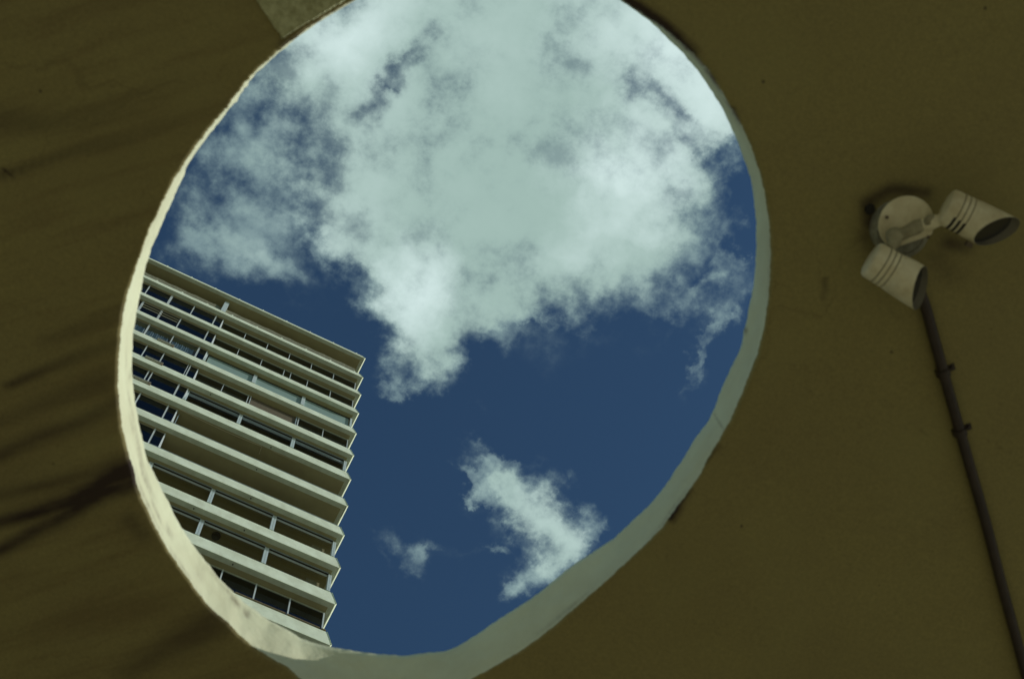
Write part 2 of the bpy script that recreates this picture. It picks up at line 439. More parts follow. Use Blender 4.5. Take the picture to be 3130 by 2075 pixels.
# ------------------------------------------------------------------ ground
v = []; f = []
g = bpy.data.objects.new('ground', mesh('ground', [(-3000, -3000, 0), (3000, -3000, 0), (3000, 3000, 0), (-3000, 3000, 0)], [(0, 1, 2, 3)]))
COL.objects.link(g); g.data.materials.append(M['ground']); g['kind'] = 'structure'

# ------------------------------------------------------------------ concrete canopy with its round opening
Lp=[(1000,49),(911,112),(844,165),(777,223),(737,272),(696,330),(625,415),(558,509),(522,567),(478,661),(455,700),(444,736),(415,820),(395,879),(377,950),(367,1035),(362,1102),(359,1169),(364,1236),(371,1300),(388,1374),(408,1438),(420,1493),(455,1572),(494,1651),(534,1715),(578,1775),(623,1839),(657,1873),(697,1905),(727,1938),(763,1971),(801,1997),(845,2022),(886,2045),(914,2075),(985,2112),(1075,2142),(1170,2155),(1265,2148),(1355,2118),(1446,2075),(1507,2041),(1601,1985),(1687,1921),(1752,1865),(1817,1809),(1903,1731),(1972,1667),(2032,1607),(2049,1579),(2096,1516),(2139,1456),(2168,1397),(2203,1340),(2229.5,1294),(2264,1217),(2291,1149),(2317.5,1080),(2337,1003),(2346,946),(2353,880),(2357,794),(2353,688),(2340,600),(2328,543),(2309,482),(2282,413),(2263,371),(2225,310),(2186.5,245),(2152,195),(2098.5,145),(2049,99.5),(1999,65),(1953,34),(1903,0),(1830,-42),(1740,-82),(1640,-108),(1540,-120),(1440,-118),(1340,-103),(1240,-72),(1150,-30),(1098,-6),(1045,22)]
Up=[(1000,53),(920,107),(850,165),(788,221),(746,274),(706,330),(643,406),(571,509),(556,551),(522,625),(489,700),(469,745),(446,812),(433,879),(420,945),(408,1012),(404,1093),(404,1146),(411,1213),(424,1289),(435,1338),(448,1400),(470,1443),(494,1493),(514,1532),(549,1602),(588,1661),(638,1725),(682,1779),(712,1808),(730,1823),(753,1846),(778.6,1862),(822,1895),(845,1905),(880,1925),(919,1948),(952,1962),(1008,1975),(1059,1984),(1100,1991),(1165,1998),(1230,2003),(1300,1994),(1365,1988),(1403,1972),(1472,1927),(1537,1882),(1601,1843),(1666,1796),(1713,1755),(1765,1716),(1838,1669),(1881,1641),(1924,1598),(1989,1538),(2032,1486),(2057,1447),(2088,1401),(2126,1336),(2168,1283),(2184,1244),(2210,1175),(2237,1118),(2264,1064),(2275,1007),(2291,931),(2298,900),(2306,850),(2310,780),(2311,690),(2303,600),(2294,543),(2278,497.5),(2259,448),(2244,406),(2225,371),(2209.5,333),(2167,268),(2137,222),(2091,168),(2045,122),(1991,77),(1926,38),(1869,0)]

ZL = 3.0; TH = 0.145
ZC = ZL + EYE[2]
lw = np.array([onz(x, y, ZL)[:2] for x, y in Lp]); uw = np.array([onz(x, y, ZL + TH)[:2] for x, y in Up])
cen = lw.mean(0)
def polar(P):
    d = P - cen; a = np.degrees(np.arctan2(d[:, 1], d[:, 0])) % 360; r = np.hypot(d[:, 0], d[:, 1]); o = np.argsort(a)
    return a[o], r[o]
la, lr = polar(lw); ua, ur = polar(uw)
NA = 1080
A = np.arange(NA) * 360.0 / NA
LR = np.interp(A, la, lr, period=360); UR = np.interp(A, ua, ur, period=360)
def psm(x, k):
    w = np.hanning(k + 2)[1:-1]; w /= w.sum()
    return np.convolve(np.concatenate([x[-k:], x, x[:k]]), w, 'same')[k:-k]
LR = psm(LR, 9); UR = psm(UR, 7)
gap = (A > 228) & (A < 279)                       # far side of the opening, beyond the top of the picture: plain wall
blend = psm(gap.astype(float), 25)
UR = UR * (1 - blend) + (LR + .003) * blend
def pnoise(n, octs, seed):
    r = np.random.default_rng(seed); out = np.zeros(n); t = np.arange(n) / n * 2 * np.pi
    for fr, am in octs:
        for j in range(3):
            k = int(fr * (1 + .37 * j)); out += am * np.sin(k * t + r.uniform(0, 6.28)) * r.uniform(.5, 1)
    return out
LS, US = LR.copy(), UR.copy()                     # smooth courses for the middle of the wall
LR += pnoise(NA, [(60, .0005), (140, .0004), (300, .0003)], 3)
UR += pnoise(NA, [(60, .0004), (140, .0003)], 5)
# crumbly edge at upper left
crumb = np.exp(-((A - 205) / 16.0) ** 2)
LR += crumb * np.abs(rng.normal(0, 1, NA)) * .0012
UR += crumb * psm(rng.normal(0, 1, NA), 3) * .0018
CA, SA = np.cos(np.radians(A)), np.sin(np.radians(A))

canopy = thing('concrete_canopy', (0, 0, ZC), 'olive painted concrete canopy overhead pierced by a large round opening with a whitewashed rim', 'canopy')
EXT = (-7.0, 6.0, -4.5, 12.0)                     # unseen canopy edges x0, x1, y0, y1; reach shaped to dim the ceiling
def seg_d(P, a, b):
    ab = b - a; t = np.clip(((P - a) @ ab) / (ab @ ab), 0, 1)
    q = a + t[:, None] * ab
    return np.hypot(*(P - q).T), t
def wpt(x, y):      # point of the photograph (1/2365 of its width) on the ceiling
    return onz(x * 3130 / 2365, y * 3130 / 2365, ZL)[:2]
STREAKS = [  # polyline, width start, width end (m), strength start, end
    ([(318, 1075), (250, 1108), (160, 1160), (60, 1190), (-40, 1215), (-300, 1300)], .030, .012, .95, .75),
    ([(312, 1110), (235, 1135), (150, 1190), (70, 1232), (-40, 1290), (-260, 1400)], .026, .014, .90, .60),
    ([(330, 1085), (270, 1090), (235, 1110)], .034, .030, .9, .8),
    ([(-20, 412), (60, 388), (160, 352), (300, 320), (480, 250)], .008, .020, .55, .05),
    ([(-20, 280), (120, 285), (260, 250), (420, 190)], .030, .030, .38, .05),
    ([(20, 890), (110, 850), (200, 815), (300, 780)], .010, .020, .60, .20),
    ([(-20, 1060), (80, 1010), (190, 975), (300, 915)], .014, .022, .55, .35),
    ([(-20, 1150), (120, 1115), (260, 1085)], .020, .020, .35, .45),
    ([(280, 1560), (380, 1500), (500, 1435)], .030, .045, .30, .50),
    ([(300, 1200), (330, 1235)], .02, .02, .4, .3), ([(100, 790), (230, 740), (330, 700)], .02, .02, .18, .25),
    ([(-20, 980), (100, 930), (240, 880)], .012, .03, .2, .3),
    ([(1440, -3), (1500, 33), (1560, 83), (1600, 125)], .013, .012, 1.0, .85), ([(1600, 130), (1650, 185)], .006, .005, .6, .5),
    ([(1690, 255), (1702, 280)], .007, .006, .9, .7), ([(1600, 1130), (1575, 1160), (1550, 1195)], .003, .010, .4, .95),
    ([(655, 105), (740, 60), (830, 10)], .012, .014, .55, .6), ([(520, 260), (640, 130)], .006, .007, .25, .3),
    ([(14, 396), (22, 402)], .006, .006, 1.0, 1.0), ([(1590, 1120), (1660, 1030)], .004, .004, .4, .4),
    ([(1905, 640), (1900, 770)], .002, .002, .4, .2),
    ([(2010, 520), (2000, 470), (2060, 435), (2140, 445)], .016, .014, .8, .5), ([(2000, 540), (2010, 580)], .02, .02, .45, .2),  # these and the next row: contact shade around the spotlight, painted in
    ([(2190, 560), (2230, 570)], .02, .02, .55, .4), ([(2170, 600), (2200, 640)], .03, .03, .3, .2),
    ([(2065, 720), (2068, 735)], .004, .004, .8, .7), ([(2132, 996), (2134, 1000)], .004, .004, .8, .8),
]
def stain_shade_of(P):
    s = np.zeros(len(P))
    for pl, w0, w1, s0, s1 in STREAKS:
        W = [wpt(*q) for q in pl]; n = len(W) - 1
        for i in range(n):
            d, t = seg_d(P, W[i], W[i + 1]); tt = (i + t) / n
            s = np.maximum(s, (s0 + (s1 - s0) * tt) * np.exp(-(d / (w0 + (w1 - w0) * tt)) ** 2))
    return s
rings = [0, .003, .008] + list(np.cumsum(np.full(95, .0145)) + .008)
P = []; 
for k, d in enumerate(rings):
    P.append(np.stack([cen[0] + (LR + d) * CA, cen[1] + (LR + d) * SA], 1))
P = np.concatenate(P)
z = np.zeros(len(P)); z[:NA] = .006; z[NA:2 * NA] = .002
# very slight waviness of the hand-finished soffit
z[2 * NA:] += .0016 * np.sin(P[2 * NA:, 0] * 9 + P[2 * NA:, 1] * 5) + .0012 * np.sin(P[2 * NA:, 1] * 17 - P[2 * NA:, 0] * 4)
nr = len(rings)
# outer square frame to the canopy's edge
sq = []
for i in range(NA):
    c, s_ = CA[i], SA[i]; kx = (EXT[1] - cen[0]) / c if c > 1e-6 else ((EXT[0] - cen[0]) / c if c < -1e-6 else 1e9)
    ky = (EXT[3] - cen[1]) / s_ if s_ > 1e-6 else ((EXT[2] - cen[1]) / s_ if s_ < -1e-6 else 1e9)
    k = min(kx, ky); sq.append((cen[0] + k * c, cen[1] + k * s_))
V = [(x, y, zz_) for (x, y), zz_ in zip(P, z)] + [(x, y, 0.0) for x, y in sq]
Fc = []
for k in range(nr):
    a = k * NA; b = (k + 1) * NA
    for i in range(NA):
        j = (i + 1) % NA; Fc.append((a + i, a + j, b + j, b + i))
me = bpy.data.meshes.new('soffit'); me.from_pydata(V, [], Fc); me.update()
st = stain_shade_of(P); st = np.concatenate([st, np.zeros(NA)])
at = me.attributes.new('stain_shade', 'FLOAT', 'POINT'); at.data.foreach_set('value', st.astype(np.float32))  # mask holds real stains plus painted shade around the spotlight
for p in me.polygons: p.use_smooth = True
if me.polygons[0].normal.z > 0: me.flip_normals()
link('soffit', me, M['ceiling'], canopy)
# inner wall of the opening
rows = 10; V = []; 
bulge = pnoise(NA, [(5, .0020), (11, .0009), (23, .0004)], 9)
for k in range(rows + 1):
    t = k / rows
    ek = max(0.0, 1 - min(t, 1 - t) / .18)
    R_ = (LS + (LR - LS) * ek) * (1 - t) + (US + (UR - US) * ek) * t
    if k == 0: R_ = LR; zk = .0060
    else:
        R_ = R_ + math.sin(math.pi * t) * (bulge + pnoise(NA, [(17, .0002), (40, .00008)], 20 + k)); zk = .006 + (TH - .006) * t
    if k == rows: zk = TH
    V += list(zip(cen[0] + R_ * CA, cen[1] + R_ * SA, np.full(NA, zk)))
V += list(zip(cen[0] + (UR + .012) * CA, cen[1] + (UR + .012) * SA, np.full(NA, TH + .004)))
Fr = []
for k in range(rows + 1):
    for i in range(NA):
        j = (i + 1) % NA; Fr.append((k * NA + i, (k + 1) * NA + i, (k + 1) * NA + j, k * NA + j))
me = bpy.data.meshes.new('opening_rim'); me.from_pydata(V, [], Fr); me.update()
V_ = np.array(V); st = np.zeros(len(V))
tt = np.repeat(np.arange(rows + 2) / rows, NA); aa = np.tile(A, rows + 2)
def rimang(x, y):
    q = wpt(x, y) - cen; return math.degrees(math.atan2(q[1], q[0])) % 360
def addst(x, y, w, t0, tw, s):
    d = np.abs((aa - rimang(x, y) + 180) % 360 - 180)
    global st
    st = np.maximum(st, s * np.exp(-(d / w) ** 2) * np.exp(-((tt - t0) / tw) ** 2))
r2 = np.random.default_rng(4)
for x, y in [(1455, 5), (1480, 20), (1500, 35), (1530, 55), (1555, 80), (1568, 92), (1590, 115), (1620, 145), (1650, 185), (1690, 250), (1700, 270)]:
    addst(x, y, 1.7 * r2.uniform(.5, 1.3), .08, .30, r2.uniform(.75, 1.0))
for x, y, w, t0, tw_, s in [(300, 900, 1.2, .85, .12, .35), (298, 960, 3.5, .62, .06, .40), (300, 1000, 2.0, .40, .05, .30), (320, 1060, 5.0, .55, .07, .55), (330, 1100, 3.5, .38, .05, .5),
                            (345, 1140, 2.5, .45, .09, .45), (375, 1190, 2.5, .30, .06, .40), (400, 1240, 1.0, .45, .10, .45), (290, 850, 3, .6, .05, .25), (440, 1290, 4.0, .12, .05, .35), (350, 1150, 6, .08, .05, .45),
                            (560, 1400, 1.2, .80, .10, .6), (585, 1425, .8, .75, .10, .7), (505, 1350, 1.4, .95, .06, .6), (540, 1385, 2.0, .88, .05, .5), (480, 1330, 1.0, .6, .3, .2),
                            (1640, 985, .25, .5, .6, .35), (1712, 800, .6, .95, .1, .6), (1690, 255, .8, .9, .1, .4), (1740, 640, 5, .05, .06, .35), (1560, 1200, 6, .06, .06, .4), (1300, 1400, 6, .08, .07, .3)]:
    addst(x, y, w, t0, tw_, s)
st = np.minimum(st * (.6 + .8 * np.random.default_rng(8).random(len(st))), 1)
at = me.attributes.new('stain_shade', 'FLOAT', 'POINT'); at.data.foreach_set('value', st.astype(np.float32))
for p in me.polygons: p.use_smooth = True
link('opening_rim', me, M['rim'], canopy)
# upper surface and outer faces of the canopy
V = list(zip(cen[0] + (UR + .012) * CA, cen[1] + (UR + .012) * SA, np.full(NA, TH + .004))) + [(x, y, TH + .004) for x, y in sq] + [(x, y, 0.0) for x, y in sq]
Ft = [(i, (i + 1) % NA, NA + (i + 1) % NA, NA + i) for i in range(NA)] + [(NA + i, NA + (i + 1) % NA, 2 * NA + (i + 1) % NA, 2 * NA + i) for i in range(NA)]
link('roof_slab', mesh('roof_slab', V, Ft), M['rim'], canopy)
w_ = boxdata(EXT[0] + .1, EXT[1] - .1, 2.9, 3.15, -ZC, -.002)  # unseen wall added under the canopy to darken the ceiling on that side
link('unseen_shade_wall', mesh('unseen_shade_wall', *w_), M['wall'], canopy)
# lighter plaster repair beside the opening
pp = [(330, -330), (470, -190), (560, -60), (590, 0), (606, 24), (628, 58), (645, 80), (650, 92), (672, 78), (706, 56), (750, 30), (790, 6), (812, -8), (850, -40), (900, -70), (880, -220), (760, -330), (520, -400)]
pw = []
for i in range(len(pp) - 1):
    a, b = np.array(pp[i], float), np.array(pp[i + 1], float)
    for k in range(8):
        q = a + (b - a) * k / 8 + r2.normal(0, .9, 2); pw.append(wpt(*q))
n = len(pw); c0_ = np.mean(pw, 0)
V = [(x, y, .001) for x, y in pw] + [(c0_[0] + (x - c0_[0]) * .975, c0_[1] + (y - c0_[1]) * .975, -.0060) for x, y in pw] + [(c0_[0], c0_[1], -.0065)]
Fp = [(i, (i + 1) % n, n + (i + 1) % n, n + i) for i in range(n)] + [(n + i, n + (i + 1) % n, 2 * n) for i in range(n)]
link('plaster_patch', mesh('plaster_patch', V, Fp), M['patch'], canopy, label='rough lighter plaster patch at the edge of the opening')

# ------------------------------------------------------------------ apartment tower
PX, PY, PZ = 6.910, 20.266, 69.980 + 1.6         # front right corner of the second balcony from the top
ST = 2.9
def cz(n): return PZ - ST * (n - 1) if n > 0 else PZ + 3.5285
XL = -16.0
DEP = 15.0
tower = thing('apartment_tower', (0, PY, 0), 'tall pale concrete apartment tower with long sloping balcony parapets, seen through the round opening', 'building')
def T(name, *a, **k): return box(name, *a, tower, **k)
def parapet_h(n): return 1.70 if n <= 6 else 1.64 if n == 7 else (1.58 if n < 11 else 1.55)
WY = 0.42                                        # plane of posts and mullions, measured in from the balcony's edge
_pm = {}
def parapet(n):
    h = parapet_h(n) if n else 1.60
    if h not in _pm:
        prof = [(0, 0), (.385, h), (.50, h), (.50, .0)]
        xs = [PX + .0, PX - .055, PX - .055, PX - .0]
        v1 = extrude_x(prof, XL, PX, xs)
        # return along the side, with a chamfered lower edge
        s = [(PX, 0.0, 0.0), (PX + .06, .02, .13), (PX - .03, .36, h), (PX - .17, .50, h), (PX - .17, .50, 0.0),
             (PX, DEP, 0.0), (PX + .06, DEP, .13), (PX - .03, DEP, h), (PX - .17, DEP, h), (PX - .17, DEP, 0.0)]
        v2 = (s, [(0, 1, 6, 5), (1, 2, 7, 6), (2, 3, 8, 7), (3, 4, 9, 8), (4, 0, 5, 9), (0, 4, 3, 2, 1), (5, 6, 7, 8, 9)])
        v, f = join([v1, v2]); me = mesh('balcony_parapet', v, f)
        me.materials.append(M['fascia']); _pm[h] = me
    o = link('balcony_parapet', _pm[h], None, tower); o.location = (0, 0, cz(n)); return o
lipme = None
NS = 25
for n in range(0, NS):
    p = parapet(n)
    zb = cz(n)
    # grey drip lip under the edge, then the olive soffit set back a little higher
    v, f = join([boxdata(XL, PX - .03, .012, .20, -.012, .03), boxdata(PX - .16, PX - .03, .205, DEP, -.012, .03)])
    if lipme is None:
        lipme = mesh('drip_lip', v, f); lipme.materials.append(M['lip'])
    o = link('drip_lip', lipme, None, tower); o.location = (0, 0, zb)
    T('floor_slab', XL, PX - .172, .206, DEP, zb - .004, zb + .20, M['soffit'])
# core of the building
T('rear_wall', XL, PX - .6, 4.2, DEP - .2, 0, cz(0), M['wall'])
T('ground_floor', XL, PX - .2, 1.0, 4.19, 0, cz(NS - 1) - .006, M['wall'])
MOD = 2.45; X0 = 4.29                            # posts stand 2.45 m apart
POSTX = [X0 - MOD, X0, X0 + MOD - .02]
def vert(name, x, w, zlo, zhi, mat, y=WY, d=.06):
    return T(name, x - w / 2, x + w / 2, y - d / 2, y + d / 2, zlo, zhi, mat)
def leftglass(n, xs, wid, curt=False, xend=-1.03):
    """front glazing of the left flats; leans outward to the edge at its head"""
    zl = cz(n + 1) + parapet_h(n + 1); zh = cz(n) - .014
    yb, yt = .43, .28
    x = -14.0; allx = []
    while x < xs[0] - .9: allx.append((x, .05)); x += 1.2
    allx += list(zip(xs, wid))
    for x, w in allx:
        vv = [(x - w / 2, yb - .04, zl), (x + w / 2, yb - .04, zl), (x + w / 2, yb + .04, zl), (x - w / 2, yb + .04, zl),
              (x - w / 2, yt - .04, zh), (x + w / 2, yt - .04, zh), (x + w / 2, yt + .04, zh), (x - w / 2, yt + .04, zh)]
        link('mullion', mesh('mullion', vv, boxdata(0, 1, 0, 1, 0, 1)[1]), M['frame'], tower)
    for (a, wa), (b, wb) in zip(allx[:-1], allx[1:]):
        e = .012
        vv = [(a + wa / 2, yb, zl), (b - wb / 2, yb, zl), (b - wb / 2, yb + e, zl), (a + wa / 2, yb + e, zl),
              (a + wa / 2, yt, zh), (b - wb / 2, yt, zh), (b - wb / 2, yt + e, zh), (a + wa / 2, yt + e, zh)]
        link('pane', mesh('pane', vv, boxdata(0, 1, 0, 1, 0, 1)[1]), M['glass_clear'] if curt else M['glass'], tower)
    # end return: pane and tapering post where the glazing steps back
    a, b = xend + .03, xend + .37
    vv = [(a, yb, zl), (b, yb, zl), (b, yb + .012, zl), (a, yb + .012, zl), (a, yt, zh), (b, yt, zh), (b, yt + .012, zh), (a, yt + .012, zh)]
    link('pane', mesh('pane', vv, boxdata(0, 1, 0, 1, 0, 1)[1]), M['glass'], tower)
    vv = [(b, yb - .06, zl), (b + .09, yb - .03, zl), (b + .09, yb + .05, zl), (b, yb + .05, zl), (b + .0, yt - .02, zh), (b + .045, yt - .01, zh), (b + .045, yt + .05, zh), (b + .0, yt + .04, zh)]
    link('corner_post', mesh('corner_post', vv, boxdata(0, 1, 0, 1, 0, 1)[1]), M['frame'], tower)
    # head and sill rails
    T('head_rail', -14, b, yt - .02, yt + .06, zh - .05, zh - .002, M['wall'])
    if curt:
        for (a, wa), (b, wb) in zip(allx[-4:-1], allx[-3:]):
            L_ = (b - a) * .82; ns = 34; vv = []
            for i in range(ns + 1):
                xx = a + .06 + L_ * i / ns; dy = .035 * math.sin(i * 1.9) + .015 * math.sin(i * .7)
                vv += [(xx, yb + .10 + dy, zl), (xx, yt + .16 + dy, zh - .25)]
            ff = [(2 * i, 2 * i + 2, 2 * i + 3, 2 * i + 1) for i in range(ns)]
            me = mesh('curtain', vv, ff, True); link('curtain', me, M['curtain'], tower)
def rightglass(n, xs, wid=.035, x0=-.55, mat='glass', x1=None, gl=True):
    zl = cz(n + 1) + parapet_h(n + 1); zh = cz(n) - .014
    allx = list(xs)
    for x in allx: vert('mullion', x, wid, zl, zh, M['frame'], WY + .01, .05)
    ed = [x0] + allx
    for a, b in zip(ed[:-1], ed[1:]):
        if b - a < .3: continue
        T('pane', a + .02, b - .02, WY + .03, WY + .042, zl, zh, M[mat])
    T('head_rail', x0, ed[-1], WY - .01, WY + .05, zh - .03, zh - .001, M['lip'])
G = 1.222
# second row from the top and the one below: glazed all along
leftglass(1, [-4.59, -3.40, -2.20, -1.03], [.05, .11, .05, .06])
rightglass(1, [.66, 1.87, 3.08, 4.29, 5.51, 6.71])
leftglass(2, [-4.36, -3.40, -2.44, -1.03], [.10, .10, .05, .06])
rightglass(2, [.66, 1.87, 3.05, 3.40, 4.29, 5.51, 6.71])
leftglass(3, [-3.50, -2.31, -1.03], [.07, .05, .08], curt=True)
leftglass(4, [-3.06, -2.26, -1.10, -1.00], [.05, .05, .03, .05])
rightglass(4, [.66, 1.86, 1.98])
rightglass(4, [5.51, 6.71], x0=4.26)
leftglass(5, [-2.42, -2.26, -1.05], [.05, .05, .07])
leftglass(6, [-2.23, -1.03], [.06, .06])
leftglass(7, [-2.2, -1.05], [.05, .06])
# light curtains seen in the lower half of a few rooms at right
for n, xa, xb in [(1, .72, 1.8), (1, 1.95, 3.0), (1, 4.35, 5.3), (2, .72, 1.7), (2, 1.9, 2.9)]:
    zl = cz(n + 1) + parapet_h(n + 1)
    vv = []
    for i in range(25):
        xx = xa + (xb - xa) * i / 24; dy = .03 * math.sin(i * 2.1)
        vv += [(xx, WY + .12 + dy, zl - .1), (xx, WY + .12 + dy, zl + .62 - .4 * i / 24)]
    link('curtain', mesh('curtain', vv, [(2 * i, 2 * i + 2, 2 * i + 3, 2 * i + 1) for i in range(24)], True), M['curtain'], tower)
for n, xa, xb, dz0, dz1, mt in [(4, -2.2, -1.3, -.1, .55, 'curtain'), (1, -3.3, -2.3, -.1, .34, 'curtain'), (2, -2.3, -1.2, -.1, .28, 'curtain'), (4, -5.0, -3.2, .1, .9, 'blind'),
                                (7, -2.1, -1.2, -.1, .40, 'curtain'), (10, 3.2, 4.1, -.1, .30, 'curtain'), (10, 4.4, 5.4, -.1, .20, 'curtain'), (4, .8, 1.7, -.1, .35, 'curtain')]:
    zl = cz(n + 1) + parapet_h(n + 1); vv = []
    for i in range(31):
        xx = xa + (xb - xa) * i / 30; dy = .03 * math.sin(i * 1.7) + .015 * math.sin(i * .6)
        vv += [(xx, .55 + dy, zl + dz0), (xx, .55 + dy, zl + dz1 * (1 + .25 * math.sin(i * .9)))]
    link('curtain' if mt == 'curtain' else 'blind', mesh('curtain', vv, [(2 * i, 2 * i + 2, 2 * i + 3, 2 * i + 1) for i in range(30)], True), M[mt], tower)
# outside roller slats across the third row's left windows
for k, dz in enumerate([.28, .62, .95]):
    T('sash_bar', -4.3, -2.5, .22, .25, cz(3) + 1.66 + dz * 1.1, cz(3) + 1.69 + dz * 1.1, M['wall'])
# frosted screens in the fourth row
n = 3; zl = cz(n + 1) + parapet_h(n + 1); zh = cz(n) - .014
for a, b in [(-.56, POSTX[0]), (POSTX[0], POSTX[1]), (POSTX[1], POSTX[2])]:
    T('frosted_panel', a + .09, b - .09, WY + .01, WY + .03, zl, zh - .05, M['frost'])
    T('panel_head', a + .06, b - .06, WY - .02, WY + .04, zh - .045, zh - .002, M['dark'])
for x in POSTX[:2]: vert('post', x, .17, zl, zh, M['post'], WY - .02, .10)
vert('post', POSTX[2] + .01, .09, zl, zh, M['post'], WY - .02, .10); vert('post', -.60, .13, zl, zh, M['post'], WY - .02, .10)
# brown roller blind in the fifth row
zl = cz(5) + parapet_h(5); zh = cz(4) - .014
T('roller_blind', 2.02, 4.16, WY + .04, WY + .06, zl, zh, M['blind'])
vert('mullion', 4.20, .05, zl, zh, M['header'], WY + .01, .05)
vert('mullion', 4.30, .05, zl, zh, M['frame'], WY + .01, .05)
# open loggias framed by posts and a steel header
for n, xs in [(5, [-.60] + POSTX), (8, [-.60] + POSTX), (9, [-.62] + POSTX)]:
    zl = cz(n + 1) + parapet_h(n + 1); zh = cz(n) - .014
    for x in xs:
        w = .16 if x < 6 else .13
        for s_ in (-1, 1): vert('post', x + s_ * w * .26, w * .46, zl, zh, M['post'], WY - .01, .11)
        vert('post_joint', x, w * .07, zl, zh - .01, M['header'], WY, .09)
    hh = .24 if n == 5 else .07
    for a, b in zip(xs[:-1], xs[1:]):
        T('pane', a + .082, b - .082, WY + .056, WY + .068, zl, zh, M['glass5' if n == 5 else 'glass8'])
        T('header_beam', a + .085, b - .085, WY - .01, WY + .05, zh - hh, zh - .03, M['header'] if n == 5 else M['post'])
        T('track', a + .085, b - .085, WY - .05, WY - .02, zh - .045, zh - .002, M['dark'])
        T('track', a + .085, b - .085, WY - .10, WY - .07, zh - .02, zh - .001, M['header'])
# left windows of the lower rows, mostly hidden by the rim
for n in (8, 9):
    zl = cz(n + 1) + parapet_h(n + 1); zh = cz(n) - .014
    for x in (-.9, -2.3, -4.7): vert('post', x, .14, zl, zh, M['post'], WY - .01, .11)
# lowest visible row: dark glazing with boards along the sill
rightglass(10, [.6, 1.82, 3.04, 4.25, 5.47, 6.70], wid=.05, x0=-1.0)
zl = cz(11) + parapet_h(11)
for a, b in [(1.8, 3.55), (3.62, 5.38), (5.44, 6.60), (6.66, 6.82)]:
    T('sill_board', a, b, .34, .43, zl + .003, zl + .05, M['wood'])
# dark thin vertical bars and coping left on the two plain loggias
for n in (7, 8):
    T('coping', -1.0, PX - .1, .372, .50, cz(n) + parapet_h(n) + .001, cz(n) + parapet_h(n) + .028, M['header'])
vert('mullion', -.64, .04, cz(7) + parapet_h(7), cz(6) - .014, M['frame'], WY, .05)
vert('mullion', -.50, .03, cz(7) + parapet_h(7), cz(6) - .014, M['header'], WY, .05)
vert('mullion', -.62, .04, cz(8) + parapet_h(8), cz(7) - .014, M['frame'], WY, .05)
# rows below the visible ones: plain dark glazing with mullions
for n in range(11, NS - 1):
    zl = cz(n + 1) + parapet_h(n + 1); zh = cz(n) - .014
    T('pane', XL, PX - .2, WY + .03, WY + .042, zl, zh, M['glass'])
    for k in range(9): vert('mullion', PX - .2 - 2.45 * k, .06, zl, zh, M['frame'], WY + .01, .05)
# penthouse: single white post, rough upstand behind the parapet
vert('post', -.87, .24, cz(1) + 1.62, cz(0) - .014, M['post'], WY + .05, .24)
v = []; f = []; nx = 60
for i in range(nx + 1):
    x = XL + (PX - .3 - XL) * i / nx; hh = 2.55 + .05 * math.sin(i * 2.3)
    v += [(x, .47, 1.60), (x, .47, hh), (x, .62, hh), (x, .62, 1.60)]
for i in range(nx):
    for k in range(4): f.append((4 * i + k, 4 * i + (k + 1) % 4, 4 * i + 4 + (k + 1) % 4, 4 * i + 4 + k))
f += [(3, 2, 1, 0), (4 * nx, 4 * nx + 1, 4 * nx + 2, 4 * nx + 3)]
o = link('upstand', mesh('upstand', v, f), M['rough'], tower); o.location.z = cz(1)
for k in range(9):
    x = 6.60 - 1.385 * k
    T('bracket', x - .06, x + .03, .42, .465, cz(1) + 1.80, cz(1) + 1.95, M['fascia'])
for k in range(15):
    x = 6.55 - 1.385 * k
    T('rail_stub', x - .025, x + .025, .40, .46, cz(0) + 1.601, cz(0) + 1.78, M['fascia'])
T('roof_edge_strip', XL, PX - .12, .41, .49, cz(0) + 1.602, cz(0) + 1.635, M['wood'])
# drying racks and sill trays outside the left windows
for n, xa, xb in [(4, -2.86, -2.06), (5, -2.89, -2.07), (6, -2.87, -2.09)]:
    zt = cz(n) + parapet_h(n) * .90
    yb = .385 * .90
    fr = [boxdata(xa, xb, yb - .09, yb - .078, zt + .10, zt + .115), boxdata(xa, xa + .02, yb - .09, yb + .03, zt + .08, zt + .098)]
    v, f = join(fr); link('drying_rack', mesh('drying_rack', v, f), M['frame'], tower)
    if n > 3:
        T('sill_tray', xa, xb - .12, yb - .07, yb - .03, zt - .12, zt + .16, M['rough'])
        T('tray_end', xb - .11, xb, yb - .075, yb - .02, zt - .14, zt + .17, M['wood'])
# thin pipe sagging along a soffit, ending in a hook
zc_ = cz(6) - .035
pts = [(-.60, .20, zc_), (-.3, .215, zc_), (.1, .235, zc_ - .01), (.7, .255, zc_ - .01), (1.4, .27, zc_ - .01), (2.0, .265, zc_), (2.5, .25, zc_), (3.03, .23, zc_), (3.06, .33, zc_ - .02), (3.08, .58, zc_)]
link('pipe', autosmooth(mesh('pipe', *tube(pts, .018, 8))), M['pipe_beige'], tower)
pts = [(3.40, .20, zc_ + .01), (3.7, .24, zc_ + .01), (4.1, .235, zc_ + .01), (4.6, .25, zc_ + .012)]
link('pipe', autosmooth(mesh('pipe', *tube(pts, .012, 8))), M['pipe_beige'], tower)
# ceiling lamp in an open loggia
c9 = (2.50, .72, cz(9) - .014)
ring = []
v = []; f = []
for i in range(28):
    a = 2 * math.pi * i / 28
    for r_, z_ in ((.16, .008), (.16, -.04), (.13, -.05), (.11, -.02), (.0, -.03)): v.append((c9[0] + r_ * math.cos(a), c9[1] + r_ * math.sin(a), c9[2] + z_))
for i in range(28):
    for k in range(4): f.append((5 * i + k, 5 * ((i + 1) % 28) + k, 5 * ((i + 1) % 28) + k + 1, 5 * i + k + 1))
link('ceiling_lamp', autosmooth(mesh('ceiling_lamp', v, f)), M['lamp_brown'], tower)
